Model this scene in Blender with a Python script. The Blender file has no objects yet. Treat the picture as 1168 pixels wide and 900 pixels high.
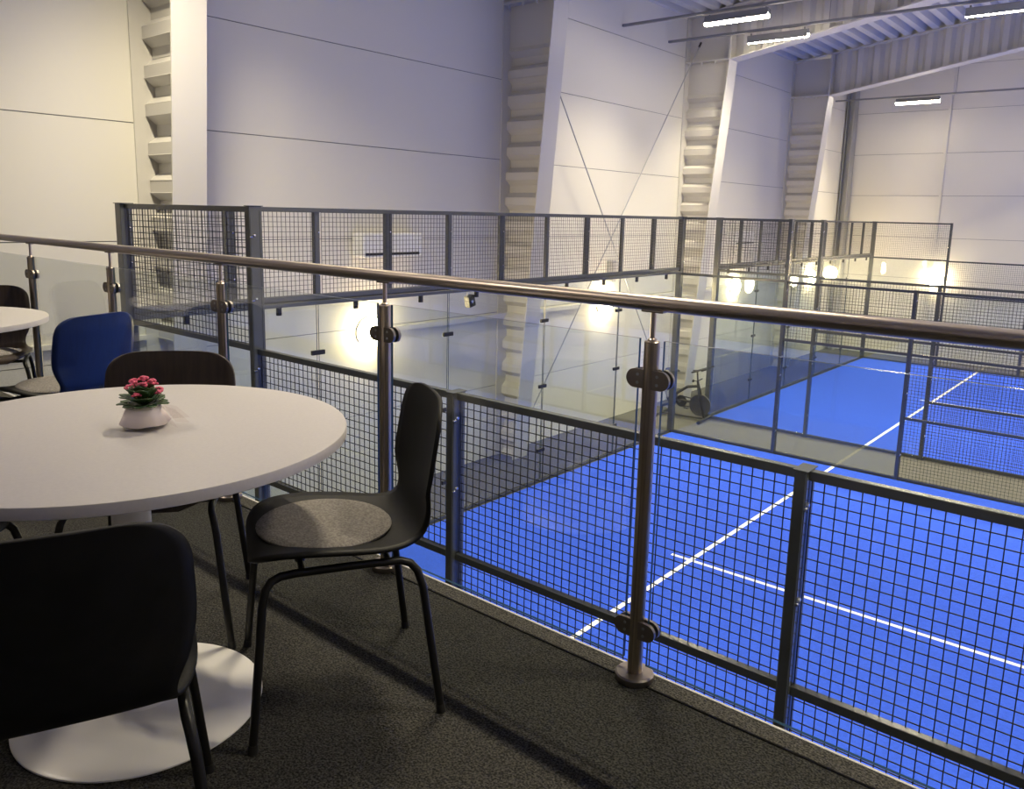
import bpy, bmesh, math, random
from mathutils import Vector, Matrix
random.seed(7)
S = bpy.context.scene
COL = S.collection
PI = math.pi

# ------------------------------------------------------------------ materials
def mat(name, col, rough=0.5, metal=0.0, noise=None, bump=None, emit=None, spec=0.5, coat=0.0):
    m = bpy.data.materials.new(name); m.use_nodes = True
    nt = m.node_tree; b = nt.nodes['Principled BSDF']
    b.inputs['Base Color'].default_value = (*col, 1)
    b.inputs['Roughness'].default_value = rough
    b.inputs['Metallic'].default_value = metal
    b.inputs['Specular IOR Level'].default_value = spec
    b.inputs['Coat Weight'].default_value = coat
    tc = nt.nodes.new('ShaderNodeTexCoord')
    if noise:
        sc, amt, stretch = noise
        mp = nt.nodes.new('ShaderNodeMapping'); mp.inputs['Scale'].default_value = stretch
        nt.links.new(tc.outputs['Object'], mp.inputs[0])
        nz = nt.nodes.new('ShaderNodeTexNoise'); nz.inputs['Scale'].default_value = sc; nz.inputs['Detail'].default_value = 4
        nt.links.new(mp.outputs[0], nz.inputs['Vector'])
        r = nt.nodes.new('ShaderNodeValToRGB')
        r.color_ramp.elements[0].position = .3; r.color_ramp.elements[1].position = .7
        r.color_ramp.elements[0].color = (*[max(0, c * (1 - amt)) for c in col], 1)
        r.color_ramp.elements[1].color = (*[min(1, c * (1 + amt)) for c in col], 1)
        nt.links.new(nz.outputs[0], r.inputs[0]); nt.links.new(r.outputs[0], b.inputs['Base Color'])
    if bump:
        sc, st, stretch = bump
        mp = nt.nodes.new('ShaderNodeMapping'); mp.inputs['Scale'].default_value = stretch
        nt.links.new(tc.outputs['Object'], mp.inputs[0])
        nz = nt.nodes.new('ShaderNodeTexNoise'); nz.inputs['Scale'].default_value = sc; nz.inputs['Detail'].default_value = 3
        nt.links.new(mp.outputs[0], nz.inputs['Vector'])
        bp = nt.nodes.new('ShaderNodeBump'); bp.inputs['Strength'].default_value = st; bp.inputs['Distance'].default_value = .01
        nt.links.new(nz.outputs[0], bp.inputs['Height']); nt.links.new(bp.outputs[0], b.inputs['Normal'])
    if emit:
        b.inputs['Emission Color'].default_value = (*emit[0], 1); b.inputs['Emission Strength'].default_value = emit[1]
    return m

def glass_mat(name, tint, refl=1.0):
    m = bpy.data.materials.new(name); m.use_nodes = True
    nt = m.node_tree; nt.nodes.clear()
    out = nt.nodes.new('ShaderNodeOutputMaterial'); mix = nt.nodes.new('ShaderNodeMixShader')
    tr = nt.nodes.new('ShaderNodeBsdfTransparent'); tr.inputs[0].default_value = (*tint, 1)
    gl = nt.nodes.new('ShaderNodeBsdfGlossy'); gl.inputs['Roughness'].default_value = .01
    gl.inputs['Color'].default_value = (refl, refl, refl, 1)
    fr = nt.nodes.new('ShaderNodeFresnel'); ge = nt.nodes.new('ShaderNodeNewGeometry')
    mr = nt.nodes.new('ShaderNodeMapRange')
    mr.inputs['To Min'].default_value = 1.5; mr.inputs['To Max'].default_value = 1 / 1.5
    nt.links.new(ge.outputs['Backfacing'], mr.inputs['Value']); nt.links.new(mr.outputs[0], fr.inputs['IOR'])
    nt.links.new(fr.outputs[0], mix.inputs[0]); nt.links.new(tr.outputs[0], mix.inputs[1]); nt.links.new(gl.outputs[0], mix.inputs[2])
    nt.links.new(mix.outputs[0], out.inputs[0])
    return m

M = dict(
    wall=mat('wall_panel', (.72, .70, .64), .55, bump=(60, .05, (1, .02, 1))),
    seam=mat('panel_joint', (.18, .18, .2), .8),
    steel_w=mat('painted_steel_white', (.58, .565, .54), .4),
    deck=mat('roof_deck', (.60, .60, .60), .45),
    carpet=mat('court_surround_carpet', (.092, .09, .082), .95, noise=(90, .35, (1, 1, 1))),
    mezz=mat('balcony_carpet', (.027, .026, .0235), .97, noise=(190, 1.0, (1, 1, 1)), bump=(160, .6, (1, 1, 1))),
    seamline=mat('carpet_seam', (.012, .012, .012), .9),
    turf=mat('blue_turf', (.030, .095, .67), .85, noise=(35, .10, (1, 1, 1)), bump=(220, .25, (1, 1, 1)), spec=.2),
    line=mat('court_line_white', (.85, .86, .88), .8),
    fence=mat('fence_steel', (.068, .074, .080), .26, noise=(6, .08, (1, 1, 1)), spec=.9),
    wire=mat('mesh_wire', (.018, .019, .024), .45),
    bolt=mat('zinc_bolt', (.75, .75, .76), .25, 1.0),
    glass=glass_mat('clear_glass', (.945, .965, .955)),
    cglass=glass_mat('court_glass', (.945, .972, .962)),
    gedge=mat('glass_edge', (.02, .05, .09), .15),
    steel=mat('brushed_stainless', (.52, .45, .40), .33, 1.0, bump=(300, .05, (.02, 1, 1))),
    steelp=mat('brushed_post_steel', (.47, .40, .32), .34, 1.0, noise=(1, .30, (160, 160, 1.5)), bump=(1, .06, (300, 300, 2))),
    steel2=mat('satin_stainless', (.30, .265, .24), .38, 1.0),
    black=mat('black_plywood', (.007, .007, .007), .55, spec=.3, noise=(14, .3, (1, 8, 1))),
    brown=mat('walnut_plywood', (.030, .019, .014), .42, noise=(9, .35, (10, 1, 1))),
    blue=mat('blue_plywood', (.006, .022, .105), .40, noise=(14, .12, (8, 1, 1))),
    legm=mat('black_tube', (.008, .008, .008), .38, .2),
    felt=mat('grey_felt', (.215, .20, .19), .98, noise=(160, .35, (1, 1, 1)), bump=(200, .4, (1, 1, 1))),
    table=mat('white_laminate', (.565, .54, .54), .42, noise=(120, .03, (1, 1, 1))),
    tbase=mat('white_lacquer', (.86, .84, .83), .3),
    trim=mat('white_metal_trim', (.36, .36, .35), .45, .2),
    lampb=mat('lamp_housing', (.55, .54, .52), .4),
    lampw=mat('warm_lamp', (1, .9, .7), .4, emit=((1.0, .78, .43), 160.0)),
    tube=mat('strip_light_lens', (1, 1, 1), .4, emit=((1.0, .87, .62), 80.0)),
    galv=mat('galvanised_steel', (.42, .43, .45), .45, .6),
    dkgal=mat('grey_trunking', (.25, .255, .27), .5, .4),
    acw=mat('ac_white', (.78, .78, .78), .35),
    dark=mat('dark_plastic', (.012, .012, .014), .45),
    bikeg=mat('bike_grey', (.075, .075, .08), .4, .5),
    bikeb=mat('bike_black', (.016, .016, .018), .45),
    leaf=mat('kalanchoe_leaf', (.035, .085, .022), .45, noise=(30, .35, (1, 1, 1))),
    petal=mat('pink_petal', (.85, .13, .23), .6, noise=(60, .3, (1, 1, 1))),
    bud=mat('flower_bud', (.45, .33, .12), .6),
    paper=mat('pot_wrap', (.92, .82, .80), .35),
    cello=glass_mat('cellophane', (.93, .90, .90)),
    pot=mat('pot_plastic', (.30, .29, .28), .5),
)

rmp = [n for n in M['mezz'].node_tree.nodes if n.type == 'VALTORGB'][0]      # crisp salt-and-pepper loops
rmp.color_ramp.elements[0].position = .40; rmp.color_ramp.elements[1].position = .63
# ------------------------------------------------------------------ geometry helpers
class MB:
    def __init__(s): s.bm = bmesh.new(); s.mi = 0
    def _f(s, f, smooth=False):
        f.material_index = s.mi; f.smooth = smooth
    def box(s, x0, x1, y0, y1, z0, z1, bev=0):
        b = s.bm
        if bev <= 0:
            v = [b.verts.new((x, y, z)) for x in (x0, x1) for y in (y0, y1) for z in (z0, z1)]
            for q in ((0, 1, 3, 2), (4, 6, 7, 5), (0, 4, 5, 1), (2, 3, 7, 6), (0, 2, 6, 4), (1, 5, 7, 3)):
                s._f(b.faces.new([v[i] for i in q]))
        else:
            t = bmesh.new(); bmesh.ops.create_cube(t, size=1)
            for w in t.verts:
                w.co = ((x0 + x1) / 2 + w.co.x * (x1 - x0), (y0 + y1) / 2 + w.co.y * (y1 - y0), (z0 + z1) / 2 + w.co.z * (z1 - z0))
            bmesh.ops.bevel(t, geom=t.edges[:], offset=bev, segments=2, affect='EDGES', profile=.5)
            s.merge(t)
        return s
    def merge(s, t, mtx=None, smooth=False):
        mp = {}
        for v in t.verts: mp[v] = s.bm.verts.new(mtx @ v.co if mtx else v.co)
        for f in t.faces:
            try: g = s.bm.faces.new([mp[v] for v in f.verts]); s._f(g, smooth)
            except ValueError: pass
        t.free(); return s
    def poly(s, pts, smooth=False):
        vs = [s.bm.verts.new(p) for p in pts]; s._f(s.bm.faces.new(vs), smooth); return s
    def bar(s, a, b, w, h, up=(0, 0, 1)):
        a = Vector(a); b = Vector(b); d = (b - a).normalized(); up = Vector(up)
        r = d.cross(up)
        if r.length < 1e-4: r = d.cross(Vector((1, 0, 0)))
        r.normalize(); u = r.cross(d)
        vs = []
        for p in (a, b):
            for i, j in ((-1, -1), (1, -1), (1, 1), (-1, 1)):
                vs.append(s.bm.verts.new(p + r * (i * w / 2) + u * (j * h / 2)))
        for q in ((3, 2, 1, 0), (4, 5, 6, 7), (0, 1, 5, 4), (1, 2, 6, 5), (2, 3, 7, 6), (3, 0, 4, 7)):
            s._f(s.bm.faces.new([vs[i] for i in q]))
        return s
    def tube(s, pts, r, n=12, cap=True, closed=False):
        pts = [Vector(p) for p in pts]; rs = r if isinstance(r, (list, tuple)) else [r] * len(pts)
        rings = []; nrm = None; N = len(pts)
        for i, p in enumerate(pts):
            if closed: d = pts[(i + 1) % N] - pts[i - 1]
            else: d = (pts[min(i + 1, N - 1)] - pts[max(i - 1, 0)])
            d.normalize()
            if nrm is None:
                nrm = d.cross(Vector((0, 0, 1)))
                if nrm.length < 1e-3: nrm = d.cross(Vector((0, 1, 0)))
            nrm = (nrm - d * nrm.dot(d)).normalized(); bi = d.cross(nrm)
            rings.append([s.bm.verts.new(p + (nrm * math.cos(2 * PI * k / n) + bi * math.sin(2 * PI * k / n)) * rs[i]) for k in range(n)])
        for i in range(N if closed else N - 1):
            A = rings[i]; B = rings[(i + 1) % N]
            for k in range(n): s._f(s.bm.faces.new((A[k], A[(k + 1) % n], B[(k + 1) % n], B[k])), True)
        if cap and not closed:
            s._f(s.bm.faces.new(rings[0][::-1])); s._f(s.bm.faces.new(rings[-1]))
        return s
    def lathe(s, prof, n=48, c=(0, 0, 0), axis='z', smooth=True):
        rings = []
        for r, h in prof:
            ring = []
            if r < 1e-6:
                p = [0, 0, h]
                ring = [s.bm.verts.new(s._ax(p, c, axis))]
            else:
                for k in range(n):
                    a = 2 * PI * k / n
                    ring.append(s.bm.verts.new(s._ax([r * math.cos(a), r * math.sin(a), h], c, axis)))
            rings.append(ring)
        for A, B in zip(rings, rings[1:]):
            for k in range(n):
                k2 = (k + 1) % n
                if len(A) == 1 and len(B) == 1: continue
                if len(A) == 1: s._f(s.bm.faces.new((A[0], B[k2], B[k])), smooth)
                elif len(B) == 1: s._f(s.bm.faces.new((A[k], A[k2], B[0])), smooth)
                else: s._f(s.bm.faces.new((A[k], A[k2], B[k2], B[k])), smooth)
        if len(rings[0]) > 1: s._f(s.bm.faces.new(rings[0][::-1]))
        if len(rings[-1]) > 1: s._f(s.bm.faces.new(rings[-1]))
        return s
    @staticmethod
    def _ax(p, c, axis):
        x, y, z = p
        if axis == 'z': q = (x, y, z)
        elif axis == 'x': q = (z, x, y)
        else: q = (y, z, x)
        return (q[0] + c[0], q[1] + c[1], q[2] + c[2])
    def build(s, name, mats, parent=None, local=False, recalc=True):
        if not isinstance(mats, (list, tuple)): mats = [mats]
        if recalc: bmesh.ops.recalc_face_normals(s.bm, faces=s.bm.faces[:])
        if parent is not None and not local:
            off = root_loc(parent)
            for v in s.bm.verts: v.co -= off
        me = bpy.data.meshes.new(name); s.bm.to_mesh(me); s.bm.free()
        if any(f.use_smooth for f in me.polygons): me.set_sharp_from_angle(angle=math.radians(38))
        for m in mats: me.materials.append(m)
        o = bpy.data.objects.new(name, me); COL.objects.link(o)
        if parent is not None: o.parent = parent
        return o

def root_loc(o):
    v = Vector((0, 0, 0))
    while o is not None: v += o.location; o = o.parent
    return v

def thing(name, label, cat, loc=(0, 0, 0), rz=0.0, group=None):
    o = bpy.data.objects.new(name, None); COL.objects.link(o)
    o.empty_display_size = .1; o.location = loc; o.rotation_euler = (0, 0, rz)
    o['label'] = label; o['category'] = cat
    if group: o['group'] = group
    return o

def tag(o, label, cat, group=None):
    o['label'] = label; o['category'] = cat
    if group: o['group'] = group
    return o

def struct(o, label=None):
    o['kind'] = 'structure'
    if label: o['label'] = label
    return o

def kids(o): return [c for c in bpy.data.objects if c.parent == o]
def copy_tree(o, parent=None):
    ch = kids(o)
    c = o.copy(); COL.objects.link(c)
    if parent is not None: c.parent = parent
    for k in ch: copy_tree(k, c)
    return c

# ------------------------------------------------------------------ key dimensions (metres)
WX = -1.40          # long side wall
WY = 22.70          # far gable wall
ZM = 2.72           # balcony floor
YR = -1.414         # balcony railing line
YE = -1.36          # balcony edge
FRAMES = (0.97, 6.73, 12.49, 18.20)

# ------------------------------------------------------------------ setting
def panel_wall(name, axis, pos, a0, a1, z0, z1, seams, into, mats):
    b = MB(); zs = [z0] + [z for z in seams if z0 < z < z1] + [z1]
    g = .005
    for i in range(len(zs) - 1):
        lo = zs[i] + (g if i else 0); hi = zs[i + 1] - (g if i < len(zs) - 2 else 0)
        if axis == 'x': b.box(pos - .1 * into, pos, a0, a1, lo, hi)
        else: b.box(a0, a1, pos - .1 * into, pos, lo, hi)
    b.mi = 1
    if axis == 'x': b.box(pos - .14 * into, pos - .012 * into, a0, a1, z0, z1)
    else: b.box(a0, a1, pos - .14 * into, pos - .012 * into, z0, z1)
    return struct(b.build(name, mats))

panel_wall('wall_left', 'x', WX, -9.0, WY, 0, 8.35, [1.2 + 1.207 * k for k in range(6)], 1, [M['wall'], M['seam']])
panel_wall('wall_far', 'y', WY, WX, 21.5, 0, 9.75, [1.17 + 1.2 * k for k in range(7)], -1, [M['wall'], M['seam']])
panel_wall('wall_right', 'x', 21.5, -9.0, WY, 0, 9.0, [2.4, 4.8, 7.2], -1, [M['wall'], M['seam']])
panel_wall('wall_back', 'y', -9.0, WX, 21.5, 0, 9.75, [2.4, 4.8, 7.2], 1, [M['wall'], M['seam']])

b = MB(); b.box(WX - .1, 21.6, -9.1, WY + .1, -.2, 0)
struct(b.build('floor', M['carpet']), 'grey-beige carpet around and between the blue courts')

# balcony slab
b = MB(); b.box(WX, 11, -9.0, YE, ZM - .30, ZM)
b.mi = 1; b.box(WX, 11, YE - .006, YE + .002, ZM - .31, ZM + .002)
b.mi = 2; b.box(WX, 11, -1.434, -1.428, ZM, ZM + .0025)
struct(b.build('floor_balcony', [M['mezz'], M['trim'], M['seamline']]), 'dark grey speckled balcony carpet with a thin pale edge strip')

# roof deck: trapezoid ribs running along the hall
def zroof(x): return 8.02 + .125 * (x + 1.4) if x < 10 else 8.02 + .125 * 11.4 - .125 * (x - 10)
b = MB(); prof = []
x = WX - .05
while x < 21.55:
    for dx, dz in ((0, 0), (.13, 0), (.17, .12), (.26, .12)): prof.append((x + dx, zroof(x + dx) + dz))
    x += .30
for (x0, z0), (x1, z1) in zip(prof, prof[1:]):
    b.poly([(x0, -9.1, z0), (x0, WY + .1, z0), (x1, WY + .1, z1), (x1, -9.1, z1)])
o = struct(b.build('ceiling', M['deck'], recalc=False), 'white trapezoidal metal roof deck')

# steel portal frames
def xf(z): return -1.0 + .081 * z        # sloping inner flange of a column
def corr(t, per=.385, amp=.05):
    t = (t / per) % 1.0
    if t < .30: return -amp
    if t < .5: return -amp + 2 * amp * (t - .30) / .2
    if t < .80: return amp
    return amp - 2 * amp * (t - .80) / .2
def frame(Y, lab):
    root = thing('steel_portal_frame', lab, 'steel frame', (WX, Y, 0)); root['kind'] = 'structure'
    W = .18
    b = MB(); b.box(WX + .002, WX + .022, Y - W, Y + W, 0, zroof(WX) - .02); b.build('outer_flange', M['steel_w'], root)
    b = MB()
    for (z0, z1) in ((0, 7.12),):
        p = [(xf(z0), z0), (xf(z1), z1)]
        b.bar((p[0][0], Y, p[0][1]), (p[1][0], Y, p[1][1]), 2 * W, .022, up=(1, 0, 0))
    b.build('inner_flange', M['steel_w'], root)
    b = MB(); ts = [0]; z = 0.0
    while z < 7.0:
        for d in (.30, .5, .80, 1.0): ts.append(z + d * .385)
        z += .385
    ts = [t for t in ts if t < 6.55] + [6.56, 7.11]
    def off(t): return corr(t + .11) if t < 6.5 else -.02
    tt = []
    z = -.11
    while z < 6.6:
        for d in (0, .30, .5, .80): tt.append(z + d * .385)
        z += .385
    tt = sorted([t for t in tt if 0 < t < 6.5] + [0.0, 6.5, 6.56, 7.11])
    for z0, z1 in zip(tt, tt[1:]):
        b.poly([(WX + .02, Y + off(z0), z0), (xf(z0) - .008, Y + off(z0), z0), (xf(z1) - .008, Y + off(z1), z1), (WX + .02, Y + off(z1), z1)])
    w = b.build('corrugated_web', M['steel_w'], root)
    m_ = w.modifiers.new('thickness', 'SOLIDIFY'); m_.thickness = .008
    b = MB()
    b.box(WX + .02, -.36, Y - W, Y + W, 7.11, 7.14)
    b.box(WX + .02, -.42, Y - .012, Y + .012, 7.14, zroof(-1) - .03)
    b.box(-.44, -.40, Y - W, Y + W, 7.14, zroof(-.4) - .02)
    for k in range(3): b.box(-1.33 + k * .28, -1.30 + k * .28, Y - W + .02, Y - W + .05, 7.06, 7.11)
    b.build('knee_plate', M['steel_w'], root)
    zb = lambda x: 7.12 + .175 * (x + .40)
    zt = lambda x: zroof(x) - .004
    b = MB()
    b.bar((-.40, Y, zb(-.40)), (9.9, Y, zb(9.9)), 2 * W, .024)
    b.build('rafter_bottom_flange', M['steel_w'], root)
    b = MB()
    b.bar((WX + .02, Y, zt(WX) - .015), (9.9, Y, zt(9.9) - .015), 2 * W, .02)
    b.build('rafter_top_flange', M['steel_w'], root)
    b = MB(); xs = [-.40]; x = -.2
    while x < 9.9:
        for d in (0, .30, .5, .80): xs.append(x + d * .385)
        x += .385
    for x0, x1 in zip(xs, xs[1:]):
        o0 = corr(x0 + .2); o1 = corr(x1 + .2)
        b.poly([(x0, Y + o0, zb(x0)), (x1, Y + o1, zb(x1)), (x1, Y + o1, zt(x1) - .02), (x0, Y + o0, zt(x0) - .02)])
    w = b.build('rafter_web', M['steel_w'], root)
    m_ = w.modifiers.new('thickness', 'SOLIDIFY'); m_.thickness = .008
    return root
for Y, lab in zip(FRAMES, ('white tapered steel column nearest the balcony, beside the corner of the mesh fence',
                           'white tapered steel column behind the middle of the nearer glass back wall',
                           'white tapered steel column behind the exercise bike',
                           'white tapered steel column farthest from the balcony')):
    frame(Y, lab)

# gable corner post, joint cover, wall conduit, wall ledge
b = MB(); b.box(-1.36, -1.335, 22.33, 22.69, 0, 7.95); b.box(-1.16, -1.135, 22.33, 22.69, 0, 7.98); b.box(-1.34, -1.155, 22.50, 22.515, 0, 7.95)
struct(b.build('gable_corner_column', M['galv']), 'slim grey steel column in the far corner of the hall')
b = MB(); b.box(1.33, 1.41, WY - .03, WY, 0, 8.3); b.box(1.345, 1.395, WY - .045, WY - .03, 0, 8.3)
struct(b.build('trim_1', M['wall']), 'vertical joint cover on the far wall')
b = MB(); b.box(WX, WX + .06, 4.1, 20.3, 2.31, 2.385, .006)
struct(b.build('trim_2', M['wall']), 'white conduit along the long wall between the round lamps')
b = MB(); b.box(WX, WX + .05, -1.36, .78, 2.56, 2.62, .006)
struct(b.build('trim_3', M['wall']), 'white ledge on the wall beyond the balcony corner')

# bracing rods
def rod(a, c, label):
    r = thing('bracing_rod', label, 'rod', a, 0, 'diagonal bracing rods')
    b = MB(); b.tube([a, c], .011, 8); b.build('rod', M['galv'], r)
    d = (Vector(c) - Vector(a)).normalized()
    for p, s_ in ((Vector(a), 1), (Vector(c), -1)):
        b = MB(); b.tube([p, p + d * s_ * .12], .022, 8); b.build('end_sleeve', M['dark'], r)
rod((-1.15, 6.93, 7.02), (-1.15, 12.0, .06), 'thin steel bracing rod falling from the second column towards the exercise bike')
rod((-1.09, 12.36, 7.5), (-1.09, 6.98, .5), 'thin steel bracing rod rising from the second column to the roof corner over the bike')

# ------------------------------------------------------------------ courts
def court(y0, lab):
    r = thing('artificial_turf', lab, 'turf', (0, y0, 0), 0, None)
    b = MB(); b.box(.06, 19.9, y0 + .06, y0 + 9.94, .001, .012); b.build('turf_mat', M['turf'], r)
    z0, z1 = .012, .0135
    for x0 in (3.025, 16.925):
        b = MB(); b.box(x0, x0 + .055, y0 + .065, y0 + 9.935, z0, z1); b.build('service_line', M['line'], r)
    b = MB(); b.box(2.80, 17.2, y0 + 4.975, y0 + 5.025, z0, z1 + .0004); b.build('centre_line', M['line'], r)
    return r
court(0.0, 'bright blue turf of the nearer court, right below the balcony')
court(11.5, 'bright blue turf of the farther court, beyond the grey gap')

def mesh_panel_x(b, x0, x1, z0, z1, y, p=.05, w=.0042):
    n = max(1, round((x1 - x0) / p)); h = w / 2
    for i in range(n + 1):
        x = x0 + (x1 - x0) * i / n
        b.box(x - h, x + h, y - h, y + h, z0, z1)
    n = max(1, round((z1 - z0) / p))
    for i in range(n + 1):
        z = z0 + (z1 - z0) * i / n
        b.box(x0, x1, y - h + .004, y + h + .004, z - h, z + h)
def mesh_panel_y(b, y0, y1, z0, z1, x, p=.05, w=.0042):
    n = max(1, round((y1 - y0) / p)); h = w / 2
    for i in range(n + 1):
        y = y0 + (y1 - y0) * i / n
        b.box(x - h, x + h, y - h, y + h, z0, z1)
    n = max(1, round((z1 - z0) / p))
    for i in range(n + 1):
        z = z0 + (z1 - z0) * i / n
        b.box(x - h + .004, x + h + .004, y0, y1, z - h, z + h)

def pane(x0, x1, y0, y1, z0, z1, name, parent, m, edge_axis):
    """a sheet of glass with dark cut edges"""
    b = MB()
    v = {}
    for i, x in enumerate((x0, x1)):
        for j, y in enumerate((y0, y1)):
            for k, z in enumerate((z0, z1)): v[i, j, k] = b.bm.verts.new((x, y, z))
    F = {'-x': [(0,0,0),(0,0,1),(0,1,1),(0,1,0)], '+x': [(1,0,0),(1,1,0),(1,1,1),(1,0,1)],
         '-y': [(0,0,0),(1,0,0),(1,0,1),(0,0,1)], '+y': [(0,1,0),(0,1,1),(1,1,1),(1,1,0)],
         '-z': [(0,0,0),(0,1,0),(1,1,0),(1,0,0)], '+z': [(0,0,1),(1,0,1),(1,1,1),(0,1,1)]}
    for k, q in F.items():
        b.mi = 0 if k[1] == edge_axis else 1
        b._f(b.bm.faces.new([v[i] for i in q]))
    return b.build(name, [m, M['gedge']], parent)

def side_fence(Y, label, xs, rails_low, s_out, wire=.0042, pitch=.05):
    """one long side of a court: tall corner post, stepped glass and mesh, then mesh bays. s_out = -1/+1 outside direction"""
    r = thing('court_side_fence', label, 'fence', (0, Y, 0), 0, 'side fences of the courts')
    def post(x, h, cap=True):
        b = MB(); b.box(x - .024, x + .024, Y - .052, Y + .052, .0, h, .004)
        for e in (-1, 1):                                           # raised channel lips on both faces
            b.box(x + e * .024 - .003, x + e * .024 + .003, Y - .045, Y - .030, .02, h - .03)
            b.box(x + e * .024 - .003, x + e * .024 + .003, Y + .030, Y + .045, .02, h - .03)
        p = b.build('post', M['fence'], r)
        b = MB(); b.box(x - .032, x + .032, Y - .058, Y + .058, h, h + .006, .002); b.build('post_cap', M['fence'], p)
        b = MB(); b.box(x - .058, x + .058, Y - .056, Y + .056, .0, .012); b.build('base_plate', M['fence'], p)
        for z in [q for q in (.42, 1.4, 1.72, 2.42, 2.84, 3.35, 3.8) if q < h - .1]:
            b = MB(); b.lathe([(.0, -.036), (.008, -.036), (.011, -.030), (.011, .030), (.008, .036), (0, .036)], 8, (x, Y - .018, z), 'x')
            b.lathe([(.0, 0), (.006, 0), (.006, .016), (0, .016)], 8, (x + .03, Y - .05, z - .012), 'y')
            b.build('bolt', M['bolt'], p)
    for x in xs: post(x, 4.0 if x == 2 else 2.985)
    def rail(x0, x1, z, h=.042, d=.04):
        b = MB(); b.box(x0, x1, Y - d / 2, Y + d / 2, z - h, z, .003); b.build('rail', M['fence'], r)
    rail(.05, 1.976, 4.0); rail(.05, 1.976, 3.0)
    b = MB(); mesh_panel_x(b, .06, 1.97, 3.0, 3.96, Y + .012, pitch, wire); b.build('mesh_panel', M['wire'], r)
    pane(.03, 1.97, Y - .006, Y + .006, .05, 2.958, 'glass_pane', r, M['cglass'], 'y')
    rail(.05, 1.976, .05, .045)
    for a, c in zip(xs, xs[1:]):
        rail(a + .024, c - .024, 2.985); rail(a + .024, c - .024, 2.02); rail(a + .024, c - .024, .05, .045)
        b = MB()
        if a == 2:
            mesh_panel_x(b, a + .03, c - .03, 2.02, 2.945, Y + .012, pitch, wire)
            b.build('mesh_panel', M['wire'], r)
            pane(a + .03, c - .03, Y - .006, Y + .006, .05, 1.978, 'glass_pane', r, M['cglass'], 'y')
        else:
            rail(a + .024, c - .024, 1.02)
            mesh_panel_x(b, a + .03, c - .03, .05, 2.945, Y + .012, pitch, wire)
            b.build('mesh_panel', M['wire'], r)
    return r

def back_wall(y0, label, wire=.0042):
    r = thing('court_back_wall', label, 'glass wall', (0, y0, 0), 0, 'glass back walls of the courts')
    b = MB()
    for y in (y0, y0 + 10):
        for (yy0, yy1) in ((y - .052, y + .052),):
            bb = MB(); bb.box(-.05, .05, yy0, yy1, 0, 4.0, .004)
            p = bb.build('corner_post', M['fence'], r)
            bb = MB(); bb.box(-.06, .06, yy0 - .008, yy1 + .008, 4.0, 4.006); bb.build('post_cap', M['fence'], p)
            for z in (.5, 1.0, 1.5, 2.0, 2.5, 3.2, 3.5, 3.8):
                bb = MB(); bb.lathe([(0, 0), (.011, 0), (.011, .012), (.006, .018), (0, .018)], 8, (.05, y + .02, z), 'x'); bb.build('bolt', M['bolt'], p)
    b = MB()
    b.box(-.045, .045, y0 + .05, y0 + 9.95, 2.985, 3.03, .004)
    b.box(-.045, .03, y0 + .05, y0 + 9.95, 3.045, 3.095, .004)
    b.box(-.02, .01, y0 + .05, y0 + 9.95, 3.03, 3.045)
    b.build('beam', M['fence'], r)
    b = MB(); b.box(-.02, .025, y0 + .05, y0 + 9.95, 3.955, 4.0, .003); b.build('top_rail', M['fence'], r)
    b = MB(); b.box(-.02, .02, y0 + .05, y0 + 9.95, .005, .05); b.build('bottom_rail', M['fence'], r)
    for k in range(1, 10):
        y = y0 + k; w = .052 if k % 2 else .036
        bb = MB(); bb.box(-.025, .018, y - w, y + w, 3.09, 3.96, .003)
        p = bb.build('mesh_frame_post', M['fence'], r)
        for z in (3.3, 3.75):
            bb = MB(); bb.lathe([(0, 0), (.009, 0), (.009, .008), (0, .01)], 8, (.018, y + .02, z), 'x'); bb.build('bolt', M['bolt'], p)
    for k in range(5):
        b = MB(); mesh_panel_y(b, y0 + 2 * k + .055, y0 + 2 * k + 2 - .03, 3.1, 3.955, .02, .05, wire); b.build('mesh_panel', M['wire'], r)
    for k in range(5):
        pane(-.006, .006, y0 + 2 * k + .012, y0 + 2 * k + 1.988, .05, 2.985, 'glass_pane', r, M['cglass'], 'x')
    for k in range(1, 5):
        for z in (.50, 1.48, 2.46):
            b = MB(); b.box(-.016, .016, y0 + 2 * k - .085, y0 + 2 * k + .085, z - .025, z + .025, .004); b.build('joint_bracket', M['dark'], r)
    for k in range(10):
        b = MB(); b.box(-.02, .02, y0 + k + .5, y0 + k + .545, 2.90, 2.985, .004); b.build('clip', M['dark'], r)
    return r

side_fence(0.0, 'charcoal mesh and glass court fence nearest the balcony, just beyond the steel railing', (2, 4, 6, 8, 10), 1, -1)
side_fence(10.0, 'charcoal fence on the near side of the grey carpet gap, closing the nearer court', (2, 4, 6, 8), 1, 1)
side_fence(11.5, 'charcoal fence on the far side of the grey gap, fronting the farther court', (2, 4, 6, 8), 1, -1)
side_fence(21.5, 'charcoal fence farthest away, in front of the far hall wall', (2, 4, 6, 8), 1, 1)
back_wall(0.0, 'glass back wall with mesh top of the nearer court, running from the balcony corner to the bike')
back_wall(11.5, 'glass back wall with mesh top of the farther court, behind the bike')

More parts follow.
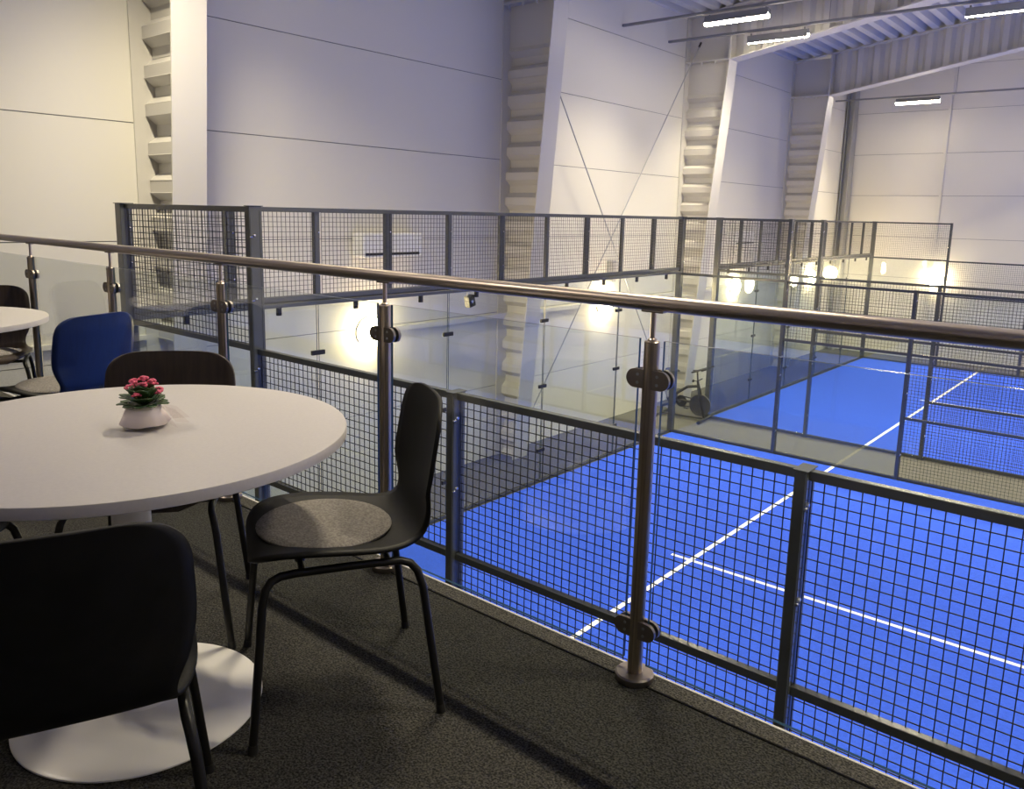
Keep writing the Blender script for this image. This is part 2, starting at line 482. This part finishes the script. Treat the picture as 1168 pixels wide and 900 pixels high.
# ------------------------------------------------------------------ balcony railing
R = thing('glass_railing', 'stainless steel balcony railing with clear glass panes along the carpet edge', 'railing', (4.0, YR, ZM))
b = MB(); b.tube([(-1.30, YR, 3.775), (11, YR, 3.775)], .0205, 24); b.build('handrail', M['steel'], R)
PX = [-.205 + 1.0445 * k for k in range(11)]
post0 = bpy.data.objects.new('post', None)
def rail_post(x):
    b = MB(); b.tube([(x, YR, ZM + .01), (x, YR, 3.674), (x, YR, 3.6765)], [.0205, .0205, .0185], 24)
    p = b.build('post', M['steelp'], R)
    b = MB(); b.lathe([(0.0, ZM), (.053, ZM), (.054, ZM + .003), (.054, ZM + .018), (.050, ZM + .022), (.0205, ZM + .023)], 36, (x, YR, 0)); b.build('base_flange', M['steel2'], p)
    b = MB(); b.tube([(x, YR, 3.67), (x, YR, 3.757)], .007, 12)
    b.lathe([(.0135, 3.6765), (.0125, 3.681), (.007, 3.685)], 16, (x, YR, 0))
    b.build('stem', M['steel'], p)
    b = MB(); b.box(x - .032, x + .032, YR - .011, YR + .011, 3.751, 3.757, .002); b.build('saddle', M['steel2'], p)
    for z in (2.875, 3.576):
        for s in (-1, 1):
            b = MB()
            for yy in (-.017, .007):
                n = 14; pts = []
                L = .042; rr = .0255
                out = [(0.012, -rr)] + [(L + rr * math.cos(a) - .004, rr * math.sin(a)) for a in [-PI / 2 + PI * i / n for i in range(n + 1)]] + [(0.012, rr)]
                A = [b.bm.verts.new((x + s * u, YR + yy, z + w)) for u, w in out]
                B = [b.bm.verts.new((x + s * u, YR + yy + .010, z + w)) for u, w in out]
                b._f(b.bm.faces.new(A)); b._f(b.bm.faces.new(B[::-1]))
                for i in range(len(A)):
                    j = (i + 1) % len(A); b._f(b.bm.faces.new((A[i], B[i], B[j], A[j])))
            c = b.build('glass_clamp', M['steel2'], p)
            b = MB()
            for dz in (-.011, .011): b.lathe([(0, 0), (.0042, 0), (.0042, .0015), (.002, .0022), (0, .0018)], 10, (x + s * .029, YR - .0185, z + dz), 'y')
            b.build('screw', M['galv'], c)
for x in PX: rail_post(x)
for a, c in zip(PX, PX[1:]): pane(a + .036, c - .036, YR - .005, YR + .005, 2.772, 3.68, 'glass_pane', R, M['glass'], 'y')

# ------------------------------------------------------------------ tables
def table(loc, label):
    r = thing('cafe_table', label, 'table', loc, 0, 'round white cafe tables')
    b = MB(); b.lathe([(0, .709), (.522, .709), (.525, .711), (.525, .732), (.5235, .7345), (.521, .735), (0, .735)], 96); b.build('tabletop', M['table'], r, True)
    b = MB(); b.lathe([(.045, .60), (.050, .66), (.075, .695), (.15, .708), (.15, .709)], 48); b.build('support_cone', M['tbase'], r, True)
    b = MB(); b.lathe([(.075, .030), (.058, .06), (.050, .12), (.046, .30), (.045, .60)], 48); b.build('column', M['tbase'], r, True)
    b = MB(); b.lathe([(0, 0), (.288, 0), (.295, .004), (.295, .008), (.288, .012), (.20, .018), (.11, .024), (.075, .030)], 96); b.build('base', M['tbase'], r, True)
    return r
table((5.18, -2.38, ZM), 'round white pedestal table with the potted pink flowers on it')
table((2.69, -2.19, ZM), 'round white table cut off by the left edge, beyond the blue chair')

# ------------------------------------------------------------------ chairs
PROF = [(.222, .418, .120), (.214, .432, .165), (.185, .443, .198), (.13, .447, .214), (.05, .444, .222), (-.04, .437, .218), (-.11, .434, .203),
        (-.160, .441, .184), (-.195, .462, .172), (-.214, .497, .174), (-.224, .54, .192), (-.232, .585, .203), (-.240, .63, .207), (-.249, .69, .205), (-.256, .735, .201), (-.259, .765, .188), (-.261, .785, .163), (-.2625, .796, .130), (-.263, .800, .095)]
def cr(P, t):
    n = len(P) - 1; i = min(int(t), n - 1); f = t - i
    p0, p1, p2, p3 = P[max(i - 1, 0)], P[i], P[i + 1], P[min(i + 2, n)]
    return [.5 * (2 * b_ + (c - a) * f + (2 * a - 5 * b_ + 4 * c - d) * f * f + (3 * b_ - a - 3 * c + d) * f ** 3) for a, b_, c, d in zip(p0, p1, p2, p3)]
def chair(loc, face, label, shell, pad=True):
    """face = (dx, dy) the way the sitter looks; local +y is forward"""
    rz = math.atan2(face[1], face[0]) - PI / 2
    r = thing('cafe_chair', label, 'chair', loc, rz, 'plywood chairs on the balcony')
    b = MB(); NU = 16; rows = []
    for i in range(61):
        y, z, w = cr(PROF, i / 60 * (len(PROF) - 1))
        k = min(1, max(0, (z - .46) / .12))            # 0 on the seat, 1 on the back
        row = []
        for j in range(NU + 1):
            u = -1 + 2 * j / NU
            uu = math.copysign(abs(u) ** .9, u)
            row.append(b.bm.verts.new((uu * w, y + k * .030 * u * u * (w / .2) ** 2, z + (1 - k) * .012 * (abs(u * w / .21) ** 3))))
        rows.append(row)
    for A, B in zip(rows, rows[1:]):
        for j in range(NU): b._f(b.bm.faces.new((A[j], A[j + 1], B[j + 1], B[j])), True)
    nrow = len(rows)
    if shell == 'blue':                                             # blue back over a dark seat
        b.bm.faces.ensure_lookup_table()
        for i, f_ in enumerate(b.bm.faces):
            f_.material_index = 1 if i // NU < 25 else 0
    s = b.build('shell', [M[shell], M['black']], r, True)
    m_ = s.modifiers.new('ply', 'SOLIDIFY'); m_.thickness = .011; m_.offset = -1
    for e in s.data.polygons: e.use_smooth = True
    rd = .0105
    for sx in (-1, 1):
        def P(x, y, z): return (sx * x, y, z)
        fr = [P(.252, .238, 0), P(.214, .205, .345), P(.206, .196, .385), P(.199, .183, .402), P(.194, .160, .411), P(.191, .12, .413), P(.186, -.01, .413)]
        rr_ = [P(.225, -.228, 0), P(.196, -.185, .34), P(.190, -.172, .382), P(.186, -.155, .402), P(.185, -.13, .411), P(.186, -.01, .413)]
        for pts in (fr, rr_):
            b = MB(); b.tube(pts, rd, 12); l = b.build('leg', M['legm'], r, True)
            b = MB(); f0 = Vector(pts[0]); d = (Vector(pts[1]) - f0).normalized()
            b.tube([f0 + Vector((0, 0, .0005)), f0 + d * .022], [.0125, .0118], 12); b.build('glide', M['dark'], l, True)
    for y in (.11, -.10):
        b = MB(); b.tube([(-.19, y, .414), (.19, y, .414)], .008, 10); b.build('crossbar', M['legm'], r, True)
        b = MB()
        for x in (-.12, .12): b.lathe([(0, .414), (.013, .414), (.013, .430), (0, .430)], 10, (x, y, 0))
        b.build('mount', M['dark'], r, True)
    if pad:
        b = MB(); b.lathe([(0, 0), (.165, 0), (.174, .004), (.175, .009), (.170, .014), (.15, .0165), (0, .0165)], 48)
        p = b.build('seat_pad', M['felt'], r, True)
        p.location = (0, .035, .4485); p.rotation_euler = (.025, 0, 0)
    return r
chair((5.46, -1.965, ZM), (-.51, -.86), 'black chair with round grey seat pad between the flower table and the railing', 'black')
chair((5.655, -2.722, ZM), (-.92, .39), 'black chair seen from behind at the bottom left corner, its backrest largest of all', 'black')
chair((4.758, -2.112, ZM), (.75, -.66), 'dark brown chair tucked under the flower table, its backrest behind the plant', 'brown')
chair((3.25, -1.79, ZM), (-1, -.3), 'dark blue chair with grey seat pad beside the farther white table', 'blue')
chair((2.10, -1.75, ZM), (.91, -.41), 'brown-backed chair at the left edge, behind the farther white table', 'brown')
chair((4.70, -2.78, ZM), (.72, .62), 'chair at the left edge with only its grey pad showing under the flower table', 'black')

# ------------------------------------------------------------------ potted plant
pl = thing('potted_kalanchoe', 'small potted plant with pink flowers in pale wrapping on the round table', 'plant', (5.185, -2.335, ZM + .735))
pl.scale = (.78, .78, .76)
b = MB(); b.lathe([(0, 0), (.030, 0), (.033, .004), (.044, .072), (.041, .072), (.034, .01), (0, .01)], 24); b.build('pot', M['pot'], pl, True)
b = MB(); n = 32; ringA = []; ringB = []; ringC = []
for k in range(n):
    a = 2 * PI * k / n
    fold = 1 + .10 * math.cos(4 * a + .6) + .03 * math.cos(9 * a)
    ringA.append(b.bm.verts.new((.070 * fold * math.cos(a), .070 * fold * math.sin(a), .014 + .004 * math.cos(4 * a + .6))))
    ringB.append(b.bm.verts.new((.054 * (1 + .06 * math.cos(4 * a + .6)) * math.cos(a), .054 * (1 + .06 * math.cos(4 * a + .6)) * math.sin(a), .060)))
    ringC.append(b.bm.verts.new((.046 * math.cos(a), .046 * math.sin(a), .078 + .005 * math.cos(3 * a))))
for A, B in ((ringA, ringB), (ringB, ringC)):
    for k in range(n): b._f(b.bm.faces.new((A[k], A[(k + 1) % n], B[(k + 1) % n], B[k])), True)
w = b.build('wrapper', M['paper'], pl, True); m_ = w.modifiers.new('t', 'SOLIDIFY'); m_.thickness = .0015
b = MB()
pts = [(.044, .030, .074), (.080, .052, .058), (.112, .078, .014), (.060, .066, .012)]
for q in range(3):
    a = .5 * q - .3; mt = Matrix.Rotation(a, 4, 'Z')
    b.poly([tuple(mt @ Vector(p)) for p in pts])
b.build('cellophane', M['cello'], pl, True, recalc=False)
def leafmesh(b, base, direc, L, W, droop):
    d = Vector(direc).normalized(); side = d.cross(Vector((0, 0, 1)))
    if side.length < .05: side = Vector((1, 0, 0))
    side.normalize(); up = side.cross(d)
    rows = []
    for i in range(7):
        t = i / 6; w = W * math.sin(PI * min(.97, .06 + t * .92)) ** .7
        c = Vector(base) + d * (L * t) - Vector((0, 0, droop * t * t))
        rows.append([b.bm.verts.new(c + side * (w * u) + up * (.18 * w * u * u + .002 * (1 - abs(u)))) for u in (-1, -.5, 0, .5, 1)])
    for A, B in zip(rows, rows[1:]):
        for j in range(4): b._f(b.bm.faces.new((A[j], A[j + 1], B[j + 1], B[j])), True)
rnd = random.Random(3)
for k in range(36):
    tier = k // 9; a = 2 * PI * (k % 9) / 9 + tier * .37 + rnd.uniform(-.2, .2)
    el = (.30, .58, .88, 1.15)[tier]; L = (.070, .066, .060, .050)[tier] * rnd.uniform(.9, 1.12)
    b = MB(); leafmesh(b, (.012 * math.cos(a), .012 * math.sin(a), .072 + .008 * tier), (math.cos(a) * math.cos(el), math.sin(a) * math.cos(el), math.sin(el)), L, .024, .012 if tier < 2 else .006)
    o = b.build('leaf', M['leaf'], pl, True); m_ = o.modifiers.new('t', 'SOLIDIFY'); m_.thickness = .0022
heads = [(-.028, -.030, .128), (-.010, -.022, .150), (.006, .002, .158), (.012, .024, .146), (-.022, .008, .148), (.020, -.012, .140), (.034, .034, .112), (-.034, -.012, .132), (.030, -.034, .112), (-.004, .036, .132), (-.036, .022, .128), (.020, .040, .118)]
for hx, hy, hz in heads:
    b = MB(); b.tube([(hx * .25, hy * .25, .085), (hx * .7, hy * .7, hz - .028), (hx, hy, hz - .006)], .0016, 6); st = b.build('flower_stem', M['leaf'], pl, True)
    b = MB()
    for q in range(11):
        a = rnd.uniform(0, 2 * PI); e = rnd.uniform(.1, 1.4); rr = .0115
        c = Vector((hx + rr * math.cos(a) * math.cos(e), hy + rr * math.sin(a) * math.cos(e), hz + rr * .8 * math.sin(e)))
        t = bmesh.new(); bmesh.ops.create_icosphere(t, subdivisions=1, radius=.0062)
        for v in t.verts:
            v.co = Vector((v.co.x * rnd.uniform(.8, 1.2), v.co.y * rnd.uniform(.8, 1.2), v.co.z * .7))
        b.merge(t, Matrix.Translation(c), True)
    b.build('flower_head', M['petal'], st, True)
for q in range(5):
    a = q * 1.3; b = MB(); t = bmesh.new(); bmesh.ops.create_icosphere(t, subdivisions=1, radius=.0042)
    b.merge(t, Matrix.Translation((.03 * math.cos(a) - .004, .03 * math.sin(a), .104)), True); b.build('bud', M['bud'], pl, True)

# ------------------------------------------------------------------ lighting fixtures of the hall
STRIP_W, STRIP_SPREAD = 118.0, math.radians(114)
def strip(name, label, group):
    r = thing('strip_light', label, 'lamp', (0, 0, 0), 0, group)
    b = MB(); b.box(-.56, .56, -.060, .060, -.085, 0, .008)
    for e in (-1, 1): b.box(-.56, .56, e * .060 - .004, e * .060 + .004, -.125, -.08)      # reflector skirts
    b.build('housing', M['dkgal'], r, True)
    b = MB(); L = .555; pr = [(-.053, -.086), (-.053, -.125), (-.040, -.14), (-.014, -.148), (.014, -.148), (.040, -.14), (.053, -.125), (.053, -.086)]
    A = [b.bm.verts.new((-L, y, z)) for y, z in pr]; B = [b.bm.verts.new((L, y, z)) for y, z in pr]
    for i in range(len(pr)): j = (i + 1) % len(pr); b._f(b.bm.faces.new((A[i], A[j], B[j], B[i])))
    b._f(b.bm.faces.new(A)); b._f(b.bm.faces.new(B[::-1]))
    b.build('diffuser', M['tube'], r, True)
    b = MB()
    for x in (-.5, .5): b.box(x - .012, x + .012, -.012, .012, 0, .035)
    b.build('hanger', M['dkgal'], r, True)
    l = bpy.data.lights.new('strip_lamp', 'AREA'); l.shape = 'RECTANGLE'; l.size = 1.08; l.size_y = .09; l.energy = STRIP_W; l.spread = STRIP_SPREAD; l.color = (1.0, .87, .61)
    lo = bpy.data.objects.new('strip_lamp', l); COL.objects.link(lo); lo.parent = r; lo.location = (0, 0, -.152)
    return r
ROWS = (-.05, 9.90, 11.60, 21.40)
XL = [.83 + 3.62 * k for k in range(6)]
seen = {(1, 0): 'lit white strip light nearest the top edge, above the bracing rods and the third column',
        (2, 0): 'strip light partly edge-on just below and right of the brightest strip light',
        (3, 0): 'lit white strip light hanging in front of the far gable wall',
        (2, 1): 'strip light at the top right corner, partly hidden behind a rafter'}
first = None
for i, y in enumerate(ROWS):
    rl = thing('light_rail', ('long grey light rail outside the photograph, over the nearest fence',
                              'grey light rail carrying the brightest strip light, starting from the long wall',
                              'grey light rail just behind the one with the brightest strip light',
                              'thin grey light rail in front of the far gable wall')[i], 'rail', (WX, y, 7.40), 0, 'light rails over the courts')
    b = MB(); b.box(WX + .002, 21.3, y - .03, y + .03, 7.40, 7.445, .004); b.build('channel', M['dkgal'], rl)
    for x in [1.75 + 5.2 * k for k in range(4)]:
        b = MB(); b.tube([(x, y, 7.44), (x, y, zroof(x))], .006, 6); b.build('hanger_rod', M['dkgal'], rl)
    for k, x in enumerate(XL):
        lab = seen.get((i, k), 'white strip light outside the photograph')
        if first is None: first = o = strip('strip_light', lab, 'strip lights over the courts')
        else: o = copy_tree(first)
        o.location = (x, y, 7.345); o['label'] = lab
        o.rotation_euler = (math.radians((14, -14, 14, -27)[i]), 0, 0)      # each row is aimed at its own court
        o['group'] = 'strip lights over the courts' if (i, k) in seen else 'strip lights outside the photograph'

def wall_lamp(loc, rz, label):
    r = thing('wall_lamp', label, 'lamp', loc, rz, 'round wall lamps')
    b = MB(); b.lathe([(0, 0), (.20, 0), (.205, .01), (.205, .035), (.19, .045), (0, .045)], 40, axis='x'); b.build('base_ring', M['lampb'], r, True)
    b = MB(); b.lathe([(.195, .045), (.205, .065), (.20, .095), (.17, .12), (.11, .138), (.05, .145), (0, .147)], 40, axis='x'); b.build('diffuser', M['lampw'], r, True)
    return r
for y, lab in ((3.85, 'glowing round wall lamp behind the railing post, nearest of the lamps on the long wall'),
               (9.60, 'glowing round wall lamp mostly hidden by the handrail, second from the balcony'),
               (15.35, 'glowing round wall lamp behind the far side of the grey gap, third from the balcony'),
               (20.50, 'glowing round wall lamp farthest along the long wall, behind mesh')):
    wall_lamp((WX, y, 2.35), 0, lab)
wall_lamp((1.51, WY, 2.38), -PI / 2, 'glowing round wall lamp on the far gable wall beside the tall mesh corner')
wall_lamp((7.3, WY, 2.38), -PI / 2, 'round wall lamp on the gable wall beyond the right edge of the photograph')

def ac_unit(y, label):
    r = thing('air_conditioner', label, 'air conditioner', (WX, y, 3.38), 0, 'wall air conditioners')
    b = MB(); b.box(0, .24, -.53, .53, .0, .31, .02); b.build('casing', M['acw'], r, True)
    b = MB(); b.box(.236, .246, -.50, .46, .022, .055); b.build('air_outlet', M['dark'], r, True)
    b = MB(); b.box(.19, .243, -.50, .46, -.006, .010, .003); b.build('louvre', M['acw'], r, True)
    return r
ac_unit(4.13, 'white wall air conditioner behind the nearer mesh top, above the nearest round lamp')
ac_unit(15.35, 'white wall air conditioner behind the farther mesh top, beyond the third column')

jb = thing('junction_box', 'small grey box on the wall behind the beam, above the second round lamp', 'box', (WX, 9.78, 2.75))
b = MB(); b.box(0, .14, -.07, .07, 0, .40, .01); b.build('housing', M['galv'], jb, True)
b = MB(); b.box(.14, .15, -.055, .055, .03, .37, .004); b.build('cover', M['lampb'], jb, True)

sc = thing('security_camera', 'small dark box camera hanging under the glass wall beam', 'camera', (-.09, 4.45, 2.985))
b = MB(); b.tube([(0, 0, 0), (0, 0, -.05), (.01, -.03, -.08)], .010, 8); b.build('bracket', M['acw'], sc, True)
b = MB(); t = bmesh.new(); bmesh.ops.create_cube(t, size=1)
bmesh.ops.bevel(t, geom=t.edges[:], offset=.06, segments=2, affect='EDGES')
b.merge(t, Matrix.Translation((.015, .03, -.14)) @ Matrix.Rotation(.25, 4, 'X') @ Matrix.Diagonal((.09, .12, .15, 1))); b.build('body', M['dark'], sc, True)
b = MB(); b.lathe([(0, 0), (.022, 0), (.024, .006), (.018, .010), (0, .008)], 16, (.058, .03, -.14), 'x'); b.build('lens', M['bolt'], sc, True)

# ------------------------------------------------------------------ exercise bike
bk = thing('exercise_bike', 'black and grey spinning bike standing in the grey gap between the courts', 'exercise bike', (-.28, 11.10, 0), math.atan2(.10, 1))
def part(nm, m, f):
    b = MB(); f(b); return b.build(nm, M[m], bk, True)
# local x = forward
part('front_stabiliser', 'bikeb', lambda b: b.tube([(.40, -.30, .045), (.40, .30, .045)], .028, 12))
part('rear_stabiliser', 'bikeb', lambda b: b.tube([(-.52, -.26, .045), (-.52, .26, .045)], .028, 12))
for y in (-.29, .29):
    part('foot', 'dark', lambda b, y=y: b.lathe([(0, -.02), (.036, -.02), (.038, 0), (.036, .02), (0, .02)], 14, (.40, y, .038), 'y'))
    part('foot', 'dark', lambda b, y=y: b.lathe([(0, -.02), (.036, -.02), (.038, 0), (.036, .02), (0, .02)], 14, (-.52, y * .9, .038), 'y'))
def frame_f(b):
    b.tube([(.40, 0, .05), (.33, .055, .33), (.26, .04, .62), (.22, 0, .80)], .022, 10)
    b.tube([(.40, 0, .05), (.33, -.055, .33), (.26, -.04, .62), (.22, 0, .80)], .022, 10)
    b.tube([(.38, 0, .06), (-.52, 0, .05)], .022, 10)
    b.tube([(.30, .045, .33), (-.10, .05, .36), (-.50, 0, .20), (-.52, 0, .06)], .026, 10)
    b.tube([(.24, .0, .70), (.02, .0, .66), (-.20, 0, .50), (-.26, 0, .28), (-.24, 0, .06)], .030, 10)
    b.tube([(-.24, 0, .45), (-.30, 0, .82)], .026, 10)
part('frame', 'bikeb', frame_f)
fw = part('flywheel', 'bikeg', lambda b: b.lathe([(0, -.012), (.18, -.012), (.185, -.022), (.215, -.022), (.22, -.016), (.22, .016), (.215, .022), (.185, .022), (.18, .012), (0, .012)], 40, (.30, 0, .32), 'y'))
b = MB(); b.lathe([(0, -.04), (.03, -.04), (.03, .04), (0, .04)], 16, (.30, 0, .33), 'y'); b.build('hub', M['bikeb'], fw, True)
part('belt_guard', 'bikeb', lambda b: (b.tube([(.30, .05, .40), (-.12, .055, .44)], .012, 8), b.tube([(.30, .05, .27), (-.12, .055, .23)], .012, 8), b.lathe([(0, 0), (.115, 0), (.12, .01), (.115, .02), (0, .02)], 28, (-.12, .045, .335), 'y')))
cr_ = part('crank', 'bikeg', lambda b: (b.tube([(-.12, .09, .335), (-.04, .09, .19)], .012, 8), b.tube([(-.12, -.09, .335), (-.20, -.09, .48)], .012, 8), b.tube([(-.12, -.09, .335), (-.12, .09, .335)], .015, 8)))
for x, y, z in ((-.04, .14, .19), (-.20, -.14, .48)):
    part('pedal', 'dark', lambda b, x=x, y=y, z=z: b.box(x - .05, x + .05, y - .045, y + .045, z - .012, z + .012, .006))
part('saddle_post', 'bikeg', lambda b: (b.tube([(-.30, 0, .80), (-.325, 0, .93)], .016, 10), b.tube([(-.40, 0, .935), (-.26, 0, .935)], .014, 8)))
def saddle(b):
    rows = []
    for x, w, z in ((-.46, .05, .965), (-.44, .085, .975), (-.38, .095, .978), (-.32, .06, .972), (-.25, .03, .97), (-.19, .024, .965), (-.17, .012, .955)):
        rows.append([(x, w * math.cos(a), z + .022 * math.sin(a) - .004) for a in [2 * PI * k / 14 for k in range(14)]])
    R_ = [[b.bm.verts.new(p) for p in r_] for r_ in rows]
    for A, B in zip(R_, R_[1:]):
        for k in range(14): b._f(b.bm.faces.new((A[k], A[(k + 1) % 14], B[(k + 1) % 14], B[k])), True)
    b._f(b.bm.faces.new(R_[0][::-1])); b._f(b.bm.faces.new(R_[-1]))
part('saddle', 'dark', saddle)
part('handlebar_post', 'bikeg', lambda b: b.tube([(.225, 0, .78), (.20, 0, 1.0)], .017, 10))
part('adjust_knob', 'dark', lambda b: (b.tube([(.23, 0, .80), (.14, 0, .79)], .008, 8), b.lathe([(0, 0), (.028, 0), (.03, .012), (.028, .028), (0, .028)], 14, (.115, 0, .79), 'x')))
part('brake_lever', 'dark', lambda b: b.tube([(.22, 0, .80), (.31, .02, .86)], .010, 8))
part('handlebar', 'dark', lambda b: (b.tube([(.24 + .14 * math.cos(a), .15 * math.sin(a), 1.02 + .055 * math.cos(a)) for a in [2 * PI * k / 24 for k in range(24)]], .015, 8, closed=True),
     b.tube([(.33, .10, 1.03), (.42, .18, 1.08), (.47, .20, 1.10)], .016, 8), b.tube([(.33, -.10, 1.03), (.42, -.18, 1.08), (.47, -.20, 1.10)], .016, 8), b.tube([(.11, 0, 1.0), (.37, 0, 1.04)], .014, 8)))

# ------------------------------------------------------------------ balcony spotlights (outside the frame)
def spot(loc, tgt, power, size, col, rad=.06, blend=.6):
    l = bpy.data.lights.new('balcony_spotlight', 'SPOT'); l.energy = power; l.spot_size = size; l.color = col; l.shadow_soft_size = rad; l.spot_blend = blend
    o = bpy.data.objects.new('balcony_spotlight', l); COL.objects.link(o)
    o.location = loc; o.rotation_euler = (Vector(tgt) - Vector(loc)).to_track_quat('-Z', 'Y').to_euler()
    return o
spot((3.0, -3.6, 6.3), (5.0, -2.3, 2.8), 120, 1.1, (1.0, .86, .68), .25, .8)

# ------------------------------------------------------------------ world, camera, view
w = bpy.data.worlds.new('hall_air'); S.world = w; w.use_nodes = True
w.node_tree.nodes['Background'].inputs[0].default_value = (.5, .52, .6, 1); w.node_tree.nodes['Background'].inputs[1].default_value = .05

yaw, pit, rol, F = .6956, -.1748, .0235, 915.35
cy, sy, cp, sp = math.cos(yaw), math.sin(yaw), math.cos(pit), math.sin(pit)
f = Vector((-sy * cp, cy * cp, sp)); r0 = Vector((cy, sy, 0)); u0 = r0.cross(f)
cr2, sr2 = math.cos(rol), math.sin(rol)
rr = r0 * cr2 + u0 * sr2; uu = -r0 * sr2 + u0 * cr2
cam = bpy.data.cameras.new('camera'); co = bpy.data.objects.new('camera', cam); COL.objects.link(co)
co.matrix_world = Matrix(((rr.x, uu.x, -f.x, 7.1028), (rr.y, uu.y, -f.y, -3.228), (rr.z, uu.z, -f.z, 3.9946), (0, 0, 0, 1)))
cam.sensor_fit = 'HORIZONTAL'; cam.sensor_width = 36; cam.lens = 36 * F / 1168
cam.shift_x = 0; cam.shift_y = -45.1 / 1168
cam.clip_start = .05; cam.clip_end = 200
S.camera = co
S.view_settings.view_transform = 'Standard'; S.view_settings.look = 'None'
S.view_settings.exposure = .24; S.view_settings.gamma = 1; S.view_settings.use_curve_mapping = False
